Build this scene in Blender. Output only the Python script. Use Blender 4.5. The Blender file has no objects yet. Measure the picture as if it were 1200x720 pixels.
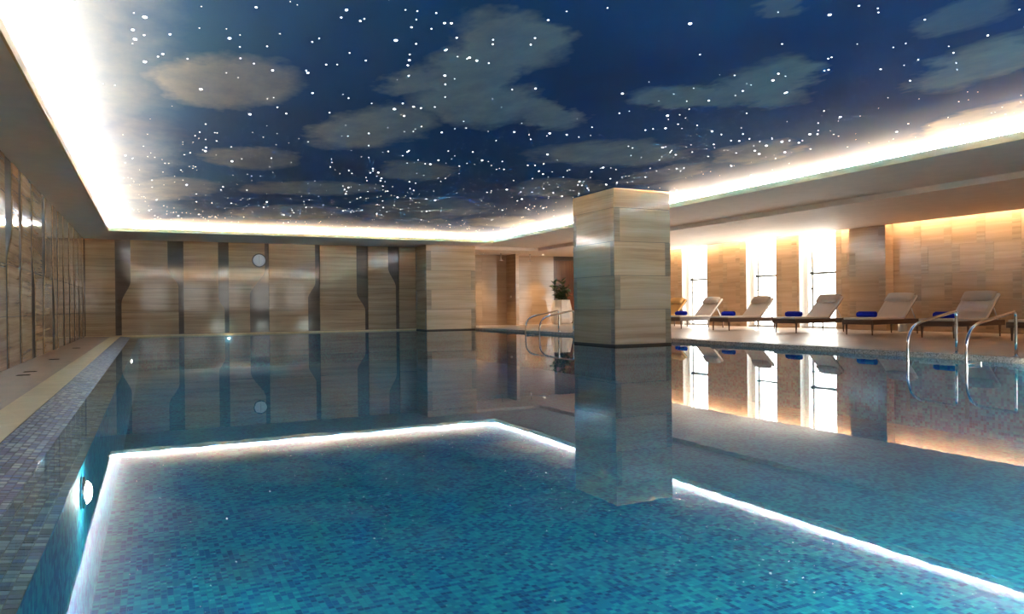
import bpy, bmesh, math, random
from mathutils import Vector, Matrix
R = random.Random(7)
scene = bpy.context.scene
C = scene.collection

# ------------------------------------------------------------------ camera
cam_d = bpy.data.cameras.new('camera'); cam = bpy.data.objects.new('camera', cam_d); C.objects.link(cam)
cam_d.sensor_width = 36.0; cam_d.lens = 868.6 * 36 / 1200; cam_d.clip_start = 0.05; cam_d.clip_end = 300
cr, cu, cf = (0.89898, -0.43787, -0.01036), (0.00995, -0.00322, 0.99995), (0.43787, 0.89903, -0.00146)
cam.matrix_world = Matrix(((cr[0], cu[0], -cf[0], 0), (cr[1], cu[1], -cf[1], 0), (cr[2], cu[2], -cf[2], 1.05), (0, 0, 0, 1)))
scene.camera = cam

# ------------------------------------------------------------------ world, exposure
SKY = 0.95            # overcast daylight outside the windows
COVE = 310.0          # LED strips of the ceiling cove
SLOT = 3.0          # warm wall washer in the slot over the right wall
UWP = 1.2           # underwater lamps (watts)
scene.view_settings.view_transform = 'Standard'
scene.view_settings.look = 'None'
scene.view_settings.gamma = 1.0
scene.view_settings.use_curve_mapping = False
scene.view_settings.exposure = 4.28
w = bpy.data.worlds.new('world'); scene.world = w; w.use_nodes = True
wn = w.node_tree.nodes; bgn = wn.get('Background') or wn.new('ShaderNodeBackground')
bgn.inputs[0].default_value = (1.0, 0.955, 0.89, 1); bgn.inputs[1].default_value = SKY
cy = scene.cycles
cy.max_bounces = 9; cy.diffuse_bounces = 5; cy.glossy_bounces = 4; cy.transparent_max_bounces = 12
cy.sample_clamp_indirect = 6.0; cy.caustics_reflective = False; cy.caustics_refractive = False
cy.use_denoising = True

# ------------------------------------------------------------------ dimensions (metres, water level z = 0)
XL, XR, YB, YN = -1.31, 13.23, 28.88, -1.0      # opening of the star ceiling
H, HC, HL = 3.77, 3.99, 3.63                     # soffit, star ceiling, lower soffit over the deck
XW, YW, XRW, YA, YF = -2.25, 32.29, 22.5, 34.0, -4.0
ZL, ZR = 0.035, 0.09                             # left and right deck levels
PX0, PX1, PY0 = -0.45, 13.15, 1.0                # pool basin
PD = -1.35

# ------------------------------------------------------------------ materials
def new_mat(name):
    m = bpy.data.materials.new(name); m.use_nodes = True
    nt = m.node_tree; nt.nodes.clear()
    out = nt.nodes.new('ShaderNodeOutputMaterial')
    return m, nt, out
class NT:
    def __init__(s, nt): s.nt = nt
    def n(s, t, **kw):
        o = s.nt.nodes.new('ShaderNode' + t)
        for k, v in kw.items(): setattr(o, k, v)
        return o
    def l(s, a, b): s.nt.links.new(a, b)
    def math(s, op, a, b=None, c=None, clamp=False):
        o = s.n('Math', operation=op); o.use_clamp = clamp
        for i, v in enumerate((a, b, c)):
            if v is None: continue
            if hasattr(v, 'links'): s.l(v, o.inputs[i])
            else: o.inputs[i].default_value = v
        return o.outputs[0]
    def vmath(s, op, a, b=None):
        o = s.n('VectorMath', operation=op)
        for i, v in enumerate((a, b)):
            if v is None: continue
            if hasattr(v, 'links'): s.l(v, o.inputs[i])
            else: o.inputs[i].default_value = v
        return o.outputs[0]
    def ramp(s, fac, stops, interp='LINEAR'):
        o = s.n('ValToRGB'); o.color_ramp.interpolation = interp
        e = o.color_ramp.elements
        while len(e) < len(stops): e.new(0.5)
        for el, (p, c) in zip(e, stops): el.position = p; el.color = (*c, 1)
        s.l(fac, o.inputs[0]); return o.outputs[0]
    def mix(s, f, a, b, mode='MIX'):
        o = s.n('Mix', data_type='RGBA', blend_type=mode)
        for i, v in ((0, f), (6, a), (7, b)):
            if hasattr(v, 'links'): s.l(v, o.inputs[i])
            else: o.inputs[i].default_value = v if i == 0 else (*v, 1)
        return o.outputs[2]
    def noise(s, vec, scale=5, detail=3, rough=0.55, dist=0.0):
        o = s.n('TexNoise'); o.inputs['Scale'].default_value = scale; o.inputs['Detail'].default_value = detail
        o.inputs['Roughness'].default_value = rough; o.inputs['Distortion'].default_value = dist
        if vec is not None: s.l(vec, o.inputs['Vector'])
        return o
    def bump(s, height, strength=0.2, dist=0.01):
        o = s.n('Bump'); o.inputs['Strength'].default_value = strength; o.inputs['Distance'].default_value = dist
        s.l(height, o.inputs['Height']); return o.outputs[0]
    def pos(s): return s.n('NewGeometry').outputs['Position']
def bsdf(g, out, col, rough=0.5, metal=0.0, spec=0.5, normal=None, coat=0.0):
    b = g.n('BsdfPrincipled')
    if hasattr(col, 'links'): g.l(col, b.inputs['Base Color'])
    else: b.inputs['Base Color'].default_value = (*col, 1)
    if hasattr(rough, 'links'): g.l(rough, b.inputs['Roughness'])
    else: b.inputs['Roughness'].default_value = rough
    b.inputs['Metallic'].default_value = metal
    b.inputs['Specular IOR Level'].default_value = spec
    b.inputs['Coat Weight'].default_value = coat
    if normal is not None: g.l(normal, b.inputs['Normal'])
    g.l(b.outputs[0], out.inputs[0]); return b
def simple(name, col, rough=0.5, metal=0.0, spec=0.5, grain=0.0, gscale=40.0):
    m, nt, out = new_mat(name); g = NT(nt)
    if grain:
        nz = g.noise(g.pos(), gscale, 3).outputs[0]
        c2 = tuple(v * (1 - grain) for v in col); c1 = tuple(min(1, v * (1 + grain)) for v in col)
        colr = g.ramp(nz, [(0.3, c2), (0.7, c1)])
        bsdf(g, out, colr, rough, metal, spec)
    else: bsdf(g, out, col, rough, metal, spec)
    return m
def emit(name, col, strength, sampling=True):
    m, nt, out = new_mat(name); g = NT(nt)
    e = g.n('Emission'); e.inputs[0].default_value = (*col, 1); e.inputs[1].default_value = strength
    g.l(e.outputs[0], out.inputs[0])
    if not sampling: m.cycles.emission_sampling = 'NONE'
    return m
def travertine(name, dark, mid, light, rough=0.16, spec=0.5, zs=9.0, hs=0.22, vein=0.5, per_obj=0.35, wp=0.8):
    """horizontally banded polished stone"""
    m, nt, out = new_mat(name); g = NT(nt)
    rnd = g.n('ObjectInfo').outputs['Random']
    p = g.vmath('MULTIPLY', g.pos(), (hs, hs, zs))
    off = g.n('CombineXYZ'); g.l(g.math('MULTIPLY', rnd, 60.0), off.inputs[0]); g.l(g.math('MULTIPLY', rnd, 37.0), off.inputs[2])
    p = g.vmath('ADD', p, off.outputs[0])
    warp = g.noise(g.vmath('MULTIPLY', g.pos(), (0.8, 0.8, 1.6)), 1.0, 3).outputs[0]
    wz = g.n('CombineXYZ'); g.l(g.math('MULTIPLY', warp, wp), wz.inputs[2])
    p = g.vmath('ADD', p, wz.outputs[0])
    a = g.noise(p, 1.0, 6, 0.62).outputs[0]
    b = g.noise(g.vmath('MULTIPLY', p, (2.0, 2.0, 4.5)), 1.0, 3, 0.6).outputs[0]
    f = g.math('ADD', g.math('MULTIPLY', a, 1 - vein * 0.5), g.math('MULTIPLY', b, vein * 0.5))
    col = g.ramp(f, [(0.32, dark), (0.5, mid), (0.68, light)])
    v = g.math('MULTIPLY_ADD', rnd, per_obj * 0.6, 1 - per_obj * 0.3)
    vc = g.n('CombineXYZ')
    for i in range(3): g.l(v, vc.inputs[i])
    col = g.mix(1.0, col, vc.outputs[0], 'MULTIPLY')
    bsdf(g, out, col, rough, 0, spec)
    return m
def mosaic(name, size, stops, grout, rough=0.12, gw=0.07, big=0.0):
    """small glass tiles, one colour for each tile, by snapping the position"""
    m, nt, out = new_mat(name); g = NT(nt)
    p = g.vmath('ADD', g.vmath('MULTIPLY', g.pos(), (1 / size,) * 3), (0.0, 0.0, 0.37))
    cell = g.vmath('FLOOR', p)
    wnz = g.n('TexWhiteNoise'); g.l(cell, wnz.inputs['Vector'])
    f = wnz.outputs['Value']
    if big:
        lo = g.noise(g.vmath('MULTIPLY', cell, (0.16,) * 3), 1.0, 2).outputs[0]
        f = g.math('ADD', g.math('MULTIPLY', f, 1 - big), g.math('MULTIPLY', g.math('MULTIPLY_ADD', lo, 2.2, -0.6, clamp=True), big))
    col = g.ramp(f, stops, 'CONSTANT')
    fr = g.vmath('ABSOLUTE', g.vmath('SUBTRACT', g.vmath('FRACTION', p), (0.5, 0.5, 0.5)))
    sx = g.n('SeparateXYZ'); g.l(fr, sx.inputs[0])
    nrm = g.n('SeparateXYZ'); g.l(g.vmath('ABSOLUTE', g.n('NewGeometry').outputs['True Normal']), nrm.inputs[0])
    e = None
    for i in range(3):
        # ignore the axis along the surface normal
        d = g.math('SUBTRACT', sx.outputs[i], g.math('MULTIPLY', g.math('GREATER_THAN', nrm.outputs[i], 0.7), 1.0))
        e = d if e is None else g.math('MAXIMUM', e, d)
    gm = g.math('GREATER_THAN', e, 0.5 - gw)
    col = g.mix(gm, col, grout)
    bsdf(g, out, col, rough, 0, 0.5)
    return m

M = {}
M['panel_stone'] = travertine('panel_stone', (0.31, 0.175, 0.09), (0.50, 0.315, 0.18), (0.64, 0.435, 0.265), 0.08, 0.28, zs=7.0, per_obj=0.25)
M['wall_stone'] = travertine('wall_stone', (0.36, 0.24, 0.145), (0.45, 0.31, 0.20), (0.52, 0.375, 0.255), 0.16, zs=6.0, per_obj=0.12)
M['column_stone'] = travertine('column_stone', (0.46, 0.29, 0.165), (0.62, 0.42, 0.255), (0.72, 0.52, 0.34), 0.12, 0.35, zs=6.0, per_obj=0.15)
M['accent_stone'] = travertine('accent_stone', (0.25, 0.16, 0.085), (0.36, 0.25, 0.15), (0.47, 0.34, 0.22), 0.35, zs=14.0, per_obj=0.2)
M['slot_bronze'] = travertine('slot_bronze', (0.11, 0.075, 0.055), (0.16, 0.115, 0.085), (0.19, 0.135, 0.098), 0.07, 0.35, zs=3.0, per_obj=0.0)
M['slot_matt'] = simple('slot_matt', (0.075, 0.05, 0.035), 0.6, spec=0.2, grain=0.1, gscale=4)
M['soffit'] = simple('soffit', (0.78, 0.64, 0.53), 0.75, grain=0.04, gscale=3)
M['lip'] = simple('lip', (0.78, 0.50, 0.23), 0.6)
M['cove_white'] = simple('cove_white', (0.85, 0.82, 0.76), 0.8)
M['joint'] = simple('joint', (0.10, 0.07, 0.05), 0.7)
M['plaster'] = simple('plaster', (0.55, 0.45, 0.36), 0.7, grain=0.05, gscale=2)
M['stripe'] = travertine('stripe', (0.72, 0.50, 0.24), (0.80, 0.58, 0.30), (0.88, 0.66, 0.37), 0.35, zs=1.0, hs=3.0, per_obj=0)
M['wood_red'] = travertine('wood_red', (0.07, 0.026, 0.014), (0.12, 0.045, 0.022), (0.17, 0.07, 0.035), 0.2, zs=0.4, hs=9.0, per_obj=0)
M['wood_dark'] = travertine('wood_dark', (0.07, 0.036, 0.022), (0.115, 0.062, 0.04), (0.16, 0.092, 0.06), 0.35, zs=20.0, hs=1.2, per_obj=0.1)
M['fabric'] = simple('fabric', (0.70, 0.61, 0.53), 0.9, spec=0.2, grain=0.12, gscale=220)
M['fabric_pillow'] = simple('fabric_pillow', (0.54, 0.47, 0.41), 0.9, spec=0.2, grain=0.12, gscale=220)
M['fabric_tan'] = simple('fabric_tan', (0.62, 0.36, 0.13), 0.9, spec=0.2, grain=0.1, gscale=220)
M['towel'] = simple('towel', (0.010, 0.022, 0.48), 0.95, spec=0.1, grain=0.25, gscale=260)
M['chrome'] = simple('chrome', (0.72, 0.72, 0.72), 0.10, metal=1.0)
M['steel'] = simple('steel', (0.55, 0.54, 0.52), 0.28, metal=1.0)
M['pot'] = simple('pot', (0.74, 0.72, 0.68), 0.35, grain=0.03, gscale=12)
M['soil'] = simple('soil', (0.05, 0.035, 0.025), 0.95, grain=0.3)
M['leaf'] = simple('leaf', (0.035, 0.085, 0.022), 0.4, grain=0.6, gscale=9)
M['stem'] = simple('stem', (0.06, 0.045, 0.03), 0.8, grain=0.2)
M['alu_dark'] = simple('alu_dark', (0.16, 0.18, 0.19), 0.45)
M['alu'] = simple('alu', (0.62, 0.66, 0.68), 0.4, metal=0.3)
M['white_paint'] = simple('white_paint', (0.82, 0.82, 0.80), 0.5)
M['black'] = simple('black', (0.02, 0.018, 0.016), 0.35)
M['clock_face'] = simple('clock_face', (0.96, 0.96, 0.96), 0.06)
M['drain'] = simple('drain', (0.07, 0.05, 0.035), 0.5, metal=0.4)
m_, nt_, out_ = new_mat('star'); g_ = NT(nt_); b_ = bsdf(g_, out_, (0.95, 0.97, 1.0), 0.6)
b_.inputs['Emission Color'].default_value = (0.90, 0.96, 1.0, 1); b_.inputs['Emission Strength'].default_value = 0.6
m_.cycles.emission_sampling = 'NONE'; M['star'] = m_
M['cove_led'] = emit('cove_led', (1.0, 0.70, 0.41), COVE)
M['slot_led'] = emit('slot_led', (1.0, 0.73, 0.45), SLOT)
M['lamp_lens'] = emit('lamp_lens', (1.0, 0.88, 0.68), 6.0)

TEAL = [(0.0, (0.002, 0.085, 0.25)), (0.20, (0.002, 0.145, 0.35)), (0.40, (0.004, 0.26, 0.42)), (0.62, (0.008, 0.37, 0.47)), (0.84, (0.014, 0.43, 0.50)), (0.95, (0.002, 0.095, 0.32))]
M['pool_mosaic'] = mosaic('pool_mosaic', 0.05, TEAL, (0.015, 0.27, 0.38), 0.7, 0.05, big=0.30)
SLOPE = [(0.0, (0.020, 0.014, 0.030)), (0.18, (0.06, 0.05, 0.11)), (0.36, (0.13, 0.145, 0.16)), (0.52, (0.075, 0.045, 0.11)), (0.64, (0.24, 0.26, 0.26)), (0.78, (0.06, 0.085, 0.17)), (0.88, (0.32, 0.31, 0.26)), (0.95, (0.03, 0.06, 0.20))]
M['slope_mosaic'] = mosaic('slope_mosaic', 0.05, SLOPE, (0.22, 0.165, 0.13), 0.38, 0.05)
M['grout'] = simple('grout', (0.17, 0.13, 0.11), 0.8, grain=0.1)

# polished floor, long stone boards
def floor_mat(name, dark, light, bx, by, jcol, rough):
    m, nt, out = new_mat(name); g = NT(nt)
    p = g.pos()
    br = g.n('TexBrick'); br.offset = 0.5
    br.inputs['Scale'].default_value = 1.0; br.inputs['Brick Width'].default_value = bx; br.inputs['Row Height'].default_value = by
    br.inputs['Mortar Size'].default_value = 0.004; br.inputs['Mortar Smooth'].default_value = 0.0; br.inputs['Bias'].default_value = 0.0
    br.inputs['Color1'].default_value = (0.92, 0.92, 0.92, 1); br.inputs['Color2'].default_value = (1.06, 1.06, 1.06, 1); br.inputs['Mortar'].default_value = (*jcol, 1)
    g.l(p, br.inputs['Vector'])
    nz = g.noise(g.vmath('MULTIPLY', p, (0.7, 4.5, 1)), 1.3, 5, 0.6).outputs[0]
    col = g.mix(1.0, g.ramp(nz, [(0.3, dark), (0.7, light)]), br.outputs[0], 'MULTIPLY')
    bsdf(g, out, col, rough, 0, 0.5)
    return m
M['deck'] = floor_mat('deck', (0.43, 0.335, 0.265), (0.54, 0.435, 0.355), 1.2, 0.6, (0.75, 0.73, 0.7), 0.30)
M['deck_left'] = floor_mat('deck_left', (0.42, 0.22, 0.11), (0.50, 0.285, 0.15), 0.6, 0.6, (0.8, 0.78, 0.75), 0.30)
# granite kerb
def granite(name):
    m, nt, out = new_mat(name); g = NT(nt)
    v = g.n('TexVoronoi'); v.inputs['Scale'].default_value = 55; g.l(g.pos(), v.inputs['Vector'])
    nz = g.noise(g.pos(), 70, 4, 0.7).outputs[0]
    f = g.math('ADD', g.math('MULTIPLY', v.outputs['Color'], 0.5), g.math('MULTIPLY', nz, 0.5))
    col = g.ramp(f, [(0.25, (0.26, 0.19, 0.145)), (0.5, (0.58, 0.46, 0.37)), (0.72, (0.85, 0.72, 0.60))])
    bsdf(g, out, col, 0.5, 0, 0.4, g.bump(nz, 0.6, 0.01)); return m
M['granite'] = granite('granite')
# water: Fresnel mix of clear transmission and mirror reflection, faint ripples
def water_mat():
    m, nt, out = new_mat('pool_water'); g = NT(nt)
    p = g.pos()
    n1 = g.noise(p, 1.1, 2, 0.5).outputs[0]
    n2 = g.noise(g.vmath('MULTIPLY', p, (7, 7, 7)), 1.0, 2, 0.5).outputs[0]
    hgt = g.math('ADD', g.math('MULTIPLY', n1, 0.45), g.math('MULTIPLY', n2, 0.10))
    b = g.bump(hgt, 1.0, 0.0010)
    lw = g.n('LayerWeight'); lw.inputs[0].default_value = 0.5; g.l(b, lw.inputs['Normal'])
    fres = g.math('MULTIPLY_ADD', g.math('POWER', lw.outputs['Facing'], 5.0), 0.98, 0.02)
    tr = g.n('BsdfTransparent'); tr.inputs[0].default_value = (0.80, 0.97, 1.0, 1)
    gl = g.n('BsdfGlossy'); gl.inputs['Roughness'].default_value = 0.0; g.l(b, gl.inputs['Normal'])
    gl.inputs[0].default_value = (0.68, 0.71, 0.74, 1)
    mx = g.n('MixShader'); g.l(fres, mx.inputs[0]); g.l(tr.outputs[0], mx.inputs[1]); g.l(gl.outputs[0], mx.inputs[2])
    g.l(mx.outputs[0], out.inputs[0]); return m
M['water'] = water_mat()
def glass_mat(name='window_glass', tint=(0.95, 0.98, 0.98)):
    m, nt, out = new_mat(name); g = NT(nt)
    lw = g.n('LayerWeight'); lw.inputs[0].default_value = 0.5
    fres = g.math('MULTIPLY_ADD', g.math('POWER', lw.outputs['Facing'], 5.0), 0.96, 0.04)
    tr = g.n('BsdfTransparent'); tr.inputs[0].default_value = (*tint, 1)
    gl = g.n('BsdfGlossy'); gl.inputs['Roughness'].default_value = 0.0
    mx = g.n('MixShader'); g.l(fres, mx.inputs[0]); g.l(tr.outputs[0], mx.inputs[1]); g.l(gl.outputs[0], mx.inputs[2])
    g.l(mx.outputs[0], out.inputs[0]); return m
M['glass'] = glass_mat()
M['glass_tinted'] = glass_mat('tinted_glass', (0.62, 0.62, 0.62))
# printed night sky of the ceiling, cove glow fringe painted in
CLOUDS_AND_GLOW = [(0.9, 10.34, 1.18, 0.84, -1.526, 0.68), (3.65, 7.38, 0.91, 0.62, -2.414, 1.0), (3.71, 8.63, 1.51, 0.53, -1.77, 1.0), (3.22, 9.12, 0.9, 0.41, -1.429, 0.9), (4.32, 9.92, 1.18, 0.89, -1.967, 1.0), (3.28, 12.08, 1.58, 0.82, -1.421, 1.0), (5.49, 9.97, 1.0, 0.47, -2.374, 0.9), (7.58, 7.54, 1.1, 0.56, -2.442, 1.0), (6.95, 8.28, 0.86, 0.6, 2.763, 0.95), (9.24, 5.74, 1.04, 0.57, -2.184, 1.0), (12.16, 7.4, 1.03, 0.78, -2.053, 0.8), (8.14, 12.23, 1.43, 1.11, 3.063, 1.0), (5.2, 15.43, 1.13, 0.77, -1.987, 0.9), (1.82, 15.27, 1.13, 0.79, -1.665, 0.65), (0.16, 20.25, 2.16, 1.01, -1.265, 0.55), (3.69, 18.55, 1.58, 1.04, 2.594, 0.9), (7.41, 21.41, 2.49, 1.7, -1.593, 0.9), (9.24, 16.32, 1.38, 1.07, -1.951, 0.9), (3.77, 23.55, 1.8, 1.42, -1.26, 0.8), (10.56, 10.92, 1.02, 0.7, -1.958, 0.8), (11.12, 23.44, 1.58, 1.13, -2.097, 0.7), (5.63, 5.31, 0.31, 0.22, -0.934, 0.45), (7.59, 4.68, 0.55, 0.44, -1.812, 0.45), (10.45, 13.72, 1.35, 0.64, -1.608, 0.5),
  (-0.6, 10.0, 5.0, 0.75, 1.57, 0.4), (-0.5, 17.0, 5.0, 0.8, 1.60, 0.4), (-0.4, 23.5, 4.5, 0.9, 1.55, 0.4), (4.0, 27.3, 6.0, 1.1, 0.02, 0.4)]  # pale soft ellipses painting the cove glow's fringe into the print
def sky_print():
    m, nt, out = new_mat('printed_sky'); g = NT(nt)
    p = g.pos()
    d1 = g.noise(g.vmath('MULTIPLY', p, (1.1, 0.75, 0)), 1.0, 4, 0.6); d2 = g.noise(g.vmath('MULTIPLY', p, (4.0, 2.6, 0)), 1.0, 3, 0.6)
    q = g.vmath('ADD', p, g.vmath('MULTIPLY', g.vmath('SUBTRACT', d1.outputs[1], (0.5, 0.5, 0.5)), (0.95, 1.5, 0)))
    q = g.vmath('ADD', q, g.vmath('MULTIPLY', g.vmath('SUBTRACT', d2.outputs[1], (0.5, 0.5, 0.5)), (0.25, 0.5, 0)))
    mask = None
    for (x, y, a, b, rot, s) in CLOUDS_AND_GLOW:
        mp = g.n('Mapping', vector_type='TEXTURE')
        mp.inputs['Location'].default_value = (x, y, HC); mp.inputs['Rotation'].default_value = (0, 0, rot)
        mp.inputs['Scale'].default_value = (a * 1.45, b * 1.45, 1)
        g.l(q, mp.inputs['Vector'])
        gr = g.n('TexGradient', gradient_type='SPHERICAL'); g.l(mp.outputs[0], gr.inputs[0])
        k_, o_ = (1.5, -0.05) if s == 0.4 else (3.6, -0.62)       # soft painted cove glow or a cloud with an edge
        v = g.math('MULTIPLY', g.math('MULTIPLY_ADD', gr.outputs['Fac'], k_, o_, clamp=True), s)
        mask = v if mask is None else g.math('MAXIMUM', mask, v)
    tex = g.noise(g.vmath('MULTIPLY', p, (2.2, 1.2, 0)), 1.0, 5, 0.65).outputs[0]
    mask = g.math('MULTIPLY', mask, g.math('MULTIPLY_ADD', tex, 0.9, 0.32, clamp=True))
    big = g.noise(g.vmath('MULTIPLY', p, (0.22, 0.16, 0)), 1.0, 3, 0.5).outputs[0]
    base = g.ramp(big, [(0.3, (0.011, 0.050, 0.18)), (0.5, (0.015, 0.085, 0.255)), (0.72, (0.024, 0.125, 0.30))])
    col = g.mix(mask, base, (0.34, 0.38, 0.415))
    bsdf(g, out, col, 0.85, 0, 0.15)
    return m
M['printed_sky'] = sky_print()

# ------------------------------------------------------------------ mesh helpers
class MB:
    def __init__(s): s.v = []; s.f = []; s.sm = []
    def add(s, vs, fs, smooth=False):
        o = len(s.v); s.v += [tuple(v) for v in vs]; s.f += [tuple(i + o for i in f) for f in fs]; s.sm += [smooth] * len(fs); return s
    def box(s, x0, x1, y0, y1, z0, z1, mtx=None):
        vs = [Vector((x, y, z)) for z in (z0, z1) for y in (y0, y1) for x in (x0, x1)]
        if mtx: vs = [mtx @ v for v in vs]
        return s.add(vs, [(0, 2, 3, 1), (4, 5, 7, 6), (0, 1, 5, 4), (2, 6, 7, 3), (0, 4, 6, 2), (1, 3, 7, 5)])
    def prism(s, poly, fn, d0, d1):
        """poly: 2D points (ccw), fn(u, v, d) -> 3D"""
        n = len(poly)
        vs = [fn(u, v, d0) for u, v in poly] + [fn(u, v, d1) for u, v in poly]
        return s.add(vs, [tuple(range(n))[::-1], tuple(range(n, 2 * n))] + [(i, (i + 1) % n, n + (i + 1) % n, n + i) for i in range(n)])
    def tube(s, pts, r, seg=12, caps=True):
        pts = [Vector(p) for p in pts]; n = len(pts); rings = []
        rr = r if isinstance(r, (list, tuple)) else [r] * n
        up = None
        for i, p in enumerate(pts):
            a = (pts[min(i + 1, n - 1)] - pts[max(i - 1, 0)]).normalized()
            if up is None:
                up = Vector((0, 0, 1)) if abs(a.z) < 0.9 else Vector((1, 0, 0))
            x = a.cross(up).normalized(); up = x.cross(a).normalized()
            rings.append([p + (x * math.cos(t) + up * math.sin(t)) * rr[i] for t in [2 * math.pi * k / seg for k in range(seg)]])
        vs = [v for ring in rings for v in ring]
        fs = [(i * seg + k, i * seg + (k + 1) % seg, (i + 1) * seg + (k + 1) % seg, (i + 1) * seg + k) for i in range(n - 1) for k in range(seg)]
        s.add(vs, fs, True)
        if caps: s.add(rings[0] + rings[-1], [tuple(range(seg))[::-1], tuple(range(seg, 2 * seg))])
        return s
    def lathe(s, prof, seg=24, c=(0, 0, 0), axis='z', smooth=True, rot0=0.0):
        vs = []
        for r, z in prof:
            for k in range(seg):
                t = rot0 + 2 * math.pi * k / seg; a, b = r * math.cos(t), r * math.sin(t)
                v = {'z': (a, b, z), 'x': (z, a, b), 'y': (a, z, b)}[axis]
                vs.append((v[0] + c[0], v[1] + c[1], v[2] + c[2]))
        fs = [(i * seg + k, i * seg + (k + 1) % seg, (i + 1) * seg + (k + 1) % seg, (i + 1) * seg + k) for i in range(len(prof) - 1) for k in range(seg)]
        s.add(vs, fs, smooth)
        n = len(prof); s.add(vs[:seg] + vs[(n - 1) * seg:], [tuple(range(seg))[::-1], tuple(range(seg, 2 * seg))])
        return s
    def mesh(s, name, mat):
        me = bpy.data.meshes.new(name); me.from_pydata(s.v, [], s.f)
        me.polygons.foreach_set('use_smooth', s.sm)
        bm = bmesh.new(); bm.from_mesh(me); bmesh.ops.remove_doubles(bm, verts=bm.verts, dist=1e-5)
        bmesh.ops.recalc_face_normals(bm, faces=bm.faces); bm.to_mesh(me); bm.free()
        if mat: me.materials.append(M[mat])
        return me
    def build(s, name, mat, parent=None, bevel=0.0):
        o = bpy.data.objects.new(name, s.mesh(name, mat)); C.objects.link(o)
        if parent is not None: o.parent = parent
        if bevel:
            b = o.modifiers.new('bevel', 'BEVEL'); b.width = bevel; b.segments = 2; b.limit_method = 'ANGLE'
        return o
def tag(o, label=None, cat=None, group=None, kind=None):
    if label: o['label'] = label
    if cat: o['category'] = cat
    if group: o['group'] = group
    if kind: o['kind'] = kind
    return o
def empty(name, loc=(0, 0, 0), rz=0.0, **kw):
    o = bpy.data.objects.new(name, None); C.objects.link(o); o.location = loc; o.rotation_euler[2] = rz
    o.empty_display_size = 0.1
    return tag(o, **kw)
def struct(o): o['kind'] = 'structure'; return o
def copy_tree(o, parent=None):
    c = o.copy(); C.objects.link(c)
    if parent is not None: c.parent = parent
    for ch in [x for x in o.children]: copy_tree(ch, c)
    return c
def B(*a): return MB().box(*a)

# ------------------------------------------------------------------ pool basin and decks
struct(B(PX0 - 0.2, PX1 + 0.2, PY0 - 0.2, YW + 0.1, PD - 0.2, PD).build('pool_floor', 'pool_mosaic'))
struct(B(PX0 - 0.2, PX0, PY0, YW, PD, -0.05).build('pool_wall_left', 'pool_mosaic'))
struct(B(PX1, PX1 + 0.2, PY0, YW, PD, ZR - 0.11).build('pool_wall_right', 'pool_mosaic'))
struct(B(PX0, PX1, YW, YW + 0.1, PD, -0.01).build('pool_wall_back', 'pool_mosaic'))
struct(B(PX0, PX1, PY0 - 0.2, PY0, PD, -0.01).build('pool_wall_front', 'pool_mosaic'))
kerb = struct(MB().build('kerb', 'granite'))
ky = -4.0; kn = 0
while ky < 30.75:                                            # granite kerb stones along the right deck
    y1 = min(ky + 1.2, 30.8)
    B(PX1 - 0.02, PX1 + 0.30, ky + 0.002, y1 - 0.002, -0.02, ZR).build('kerb_stone', 'granite', kerb, 0.008)
    ky = y1
B(PX1 + 0.01, PX1 + 0.28, -4, 30.8, -0.30, ZR - 0.02).build('kerb_bed', 'joint', kerb)
struct(B(PX1 + 0.30, XRW + 0.2, YF, YA + 0.2, -0.30, ZR).build('floor', 'deck'))
struct(B(PX1 - 0.0, PX1 + 0.30, 30.8, YA + 0.2, -0.30, ZR).build('floor_alcove', 'deck'))
struct(B(XW - 0.2, -1.40, YF, YW + 0.1, -0.30, ZL).build('floor_left', 'deck_left'))
struct(B(-1.40, PX1, YF, PY0 - 0.25, -0.30, ZL).build('floor_front', 'deck_left'))
st = struct(MB().build('floor_stripe', 'stripe'))
sy = PY0 - 0.25
while sy < YW - 0.01:
    y1 = min(sy + 0.9, YW); B(-1.398, -1.06, sy + 0.0015, y1 - 0.0015, -0.2, ZL + 0.002).build('stone_slab', 'stripe', st); sy = y1
struct(B(PX0 - 0.2, PX1, PY0 - 0.25, PY0, -0.3, ZL).build('floor_kerb_front', 'stripe'))
# sloping mosaic beach on the left: grout bed, tiles proud of it
SX0, SZ0, SX1, SZ1 = -1.06, 0.035, -0.45, -0.045
sl_ang = math.atan2(SZ1 - SZ0, SX1 - SX0)
def slope_z(x): return SZ0 + (SZ1 - SZ0) * (x - SX0) / (SX1 - SX0)
beach = struct(MB().prism([(SX0, SZ0 - 0.003), (SX0, -0.3), (-0.66, -0.3), (-0.66, -0.0495), (SX1 - 0.002, -0.0495), (SX1 - 0.002, SZ1 - 0.003)], lambda u, v, d: (u, d, v), PY0, YW).build('mosaic_slope', 'grout'))
far = MB(); Y_FAR = 13.0
far.add([(SX0, Y_FAR, SZ0), (SX1, Y_FAR, SZ1), (SX1, YW, SZ1), (SX0, YW, SZ0)], [(0, 1, 2, 3)])
far.build('mosaic_far', 'slope_mosaic', beach)
tile_bm = MB(); tw = 0.0228
tile_bm.box(-tw, tw, -tw, tw, -0.004, 0.001, Matrix.Rotation(-sl_ang, 4, 'Y'))
tile_me = tile_bm.mesh('tile', 'slope_mosaic')
cols = [i * 0.05 + 0.025 for i in range(-21, -9)]
rows_all = [i * 0.05 + 0.025 for i in range(20, int(Y_FAR / 0.05))]
near = [(x, y) for y in rows_all if 3.3 <= y < 4.55 for x in cols]
near_set = set(near[:300])
rest = MB(); tv = [Vector(v) for v in tile_bm.v]; tf = tile_bm.f[1:]      # no underside
for y in rows_all:
    for x in cols:
        c = Vector((x, y, slope_z(x) + R.uniform(-0.0006, 0.0008)))
        if (x, y) in near_set:
            o = bpy.data.objects.new('tile', tile_me); C.objects.link(o); o.location = c; o.parent = beach
        else: rest.add([v + c for v in tv], tf)
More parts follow.
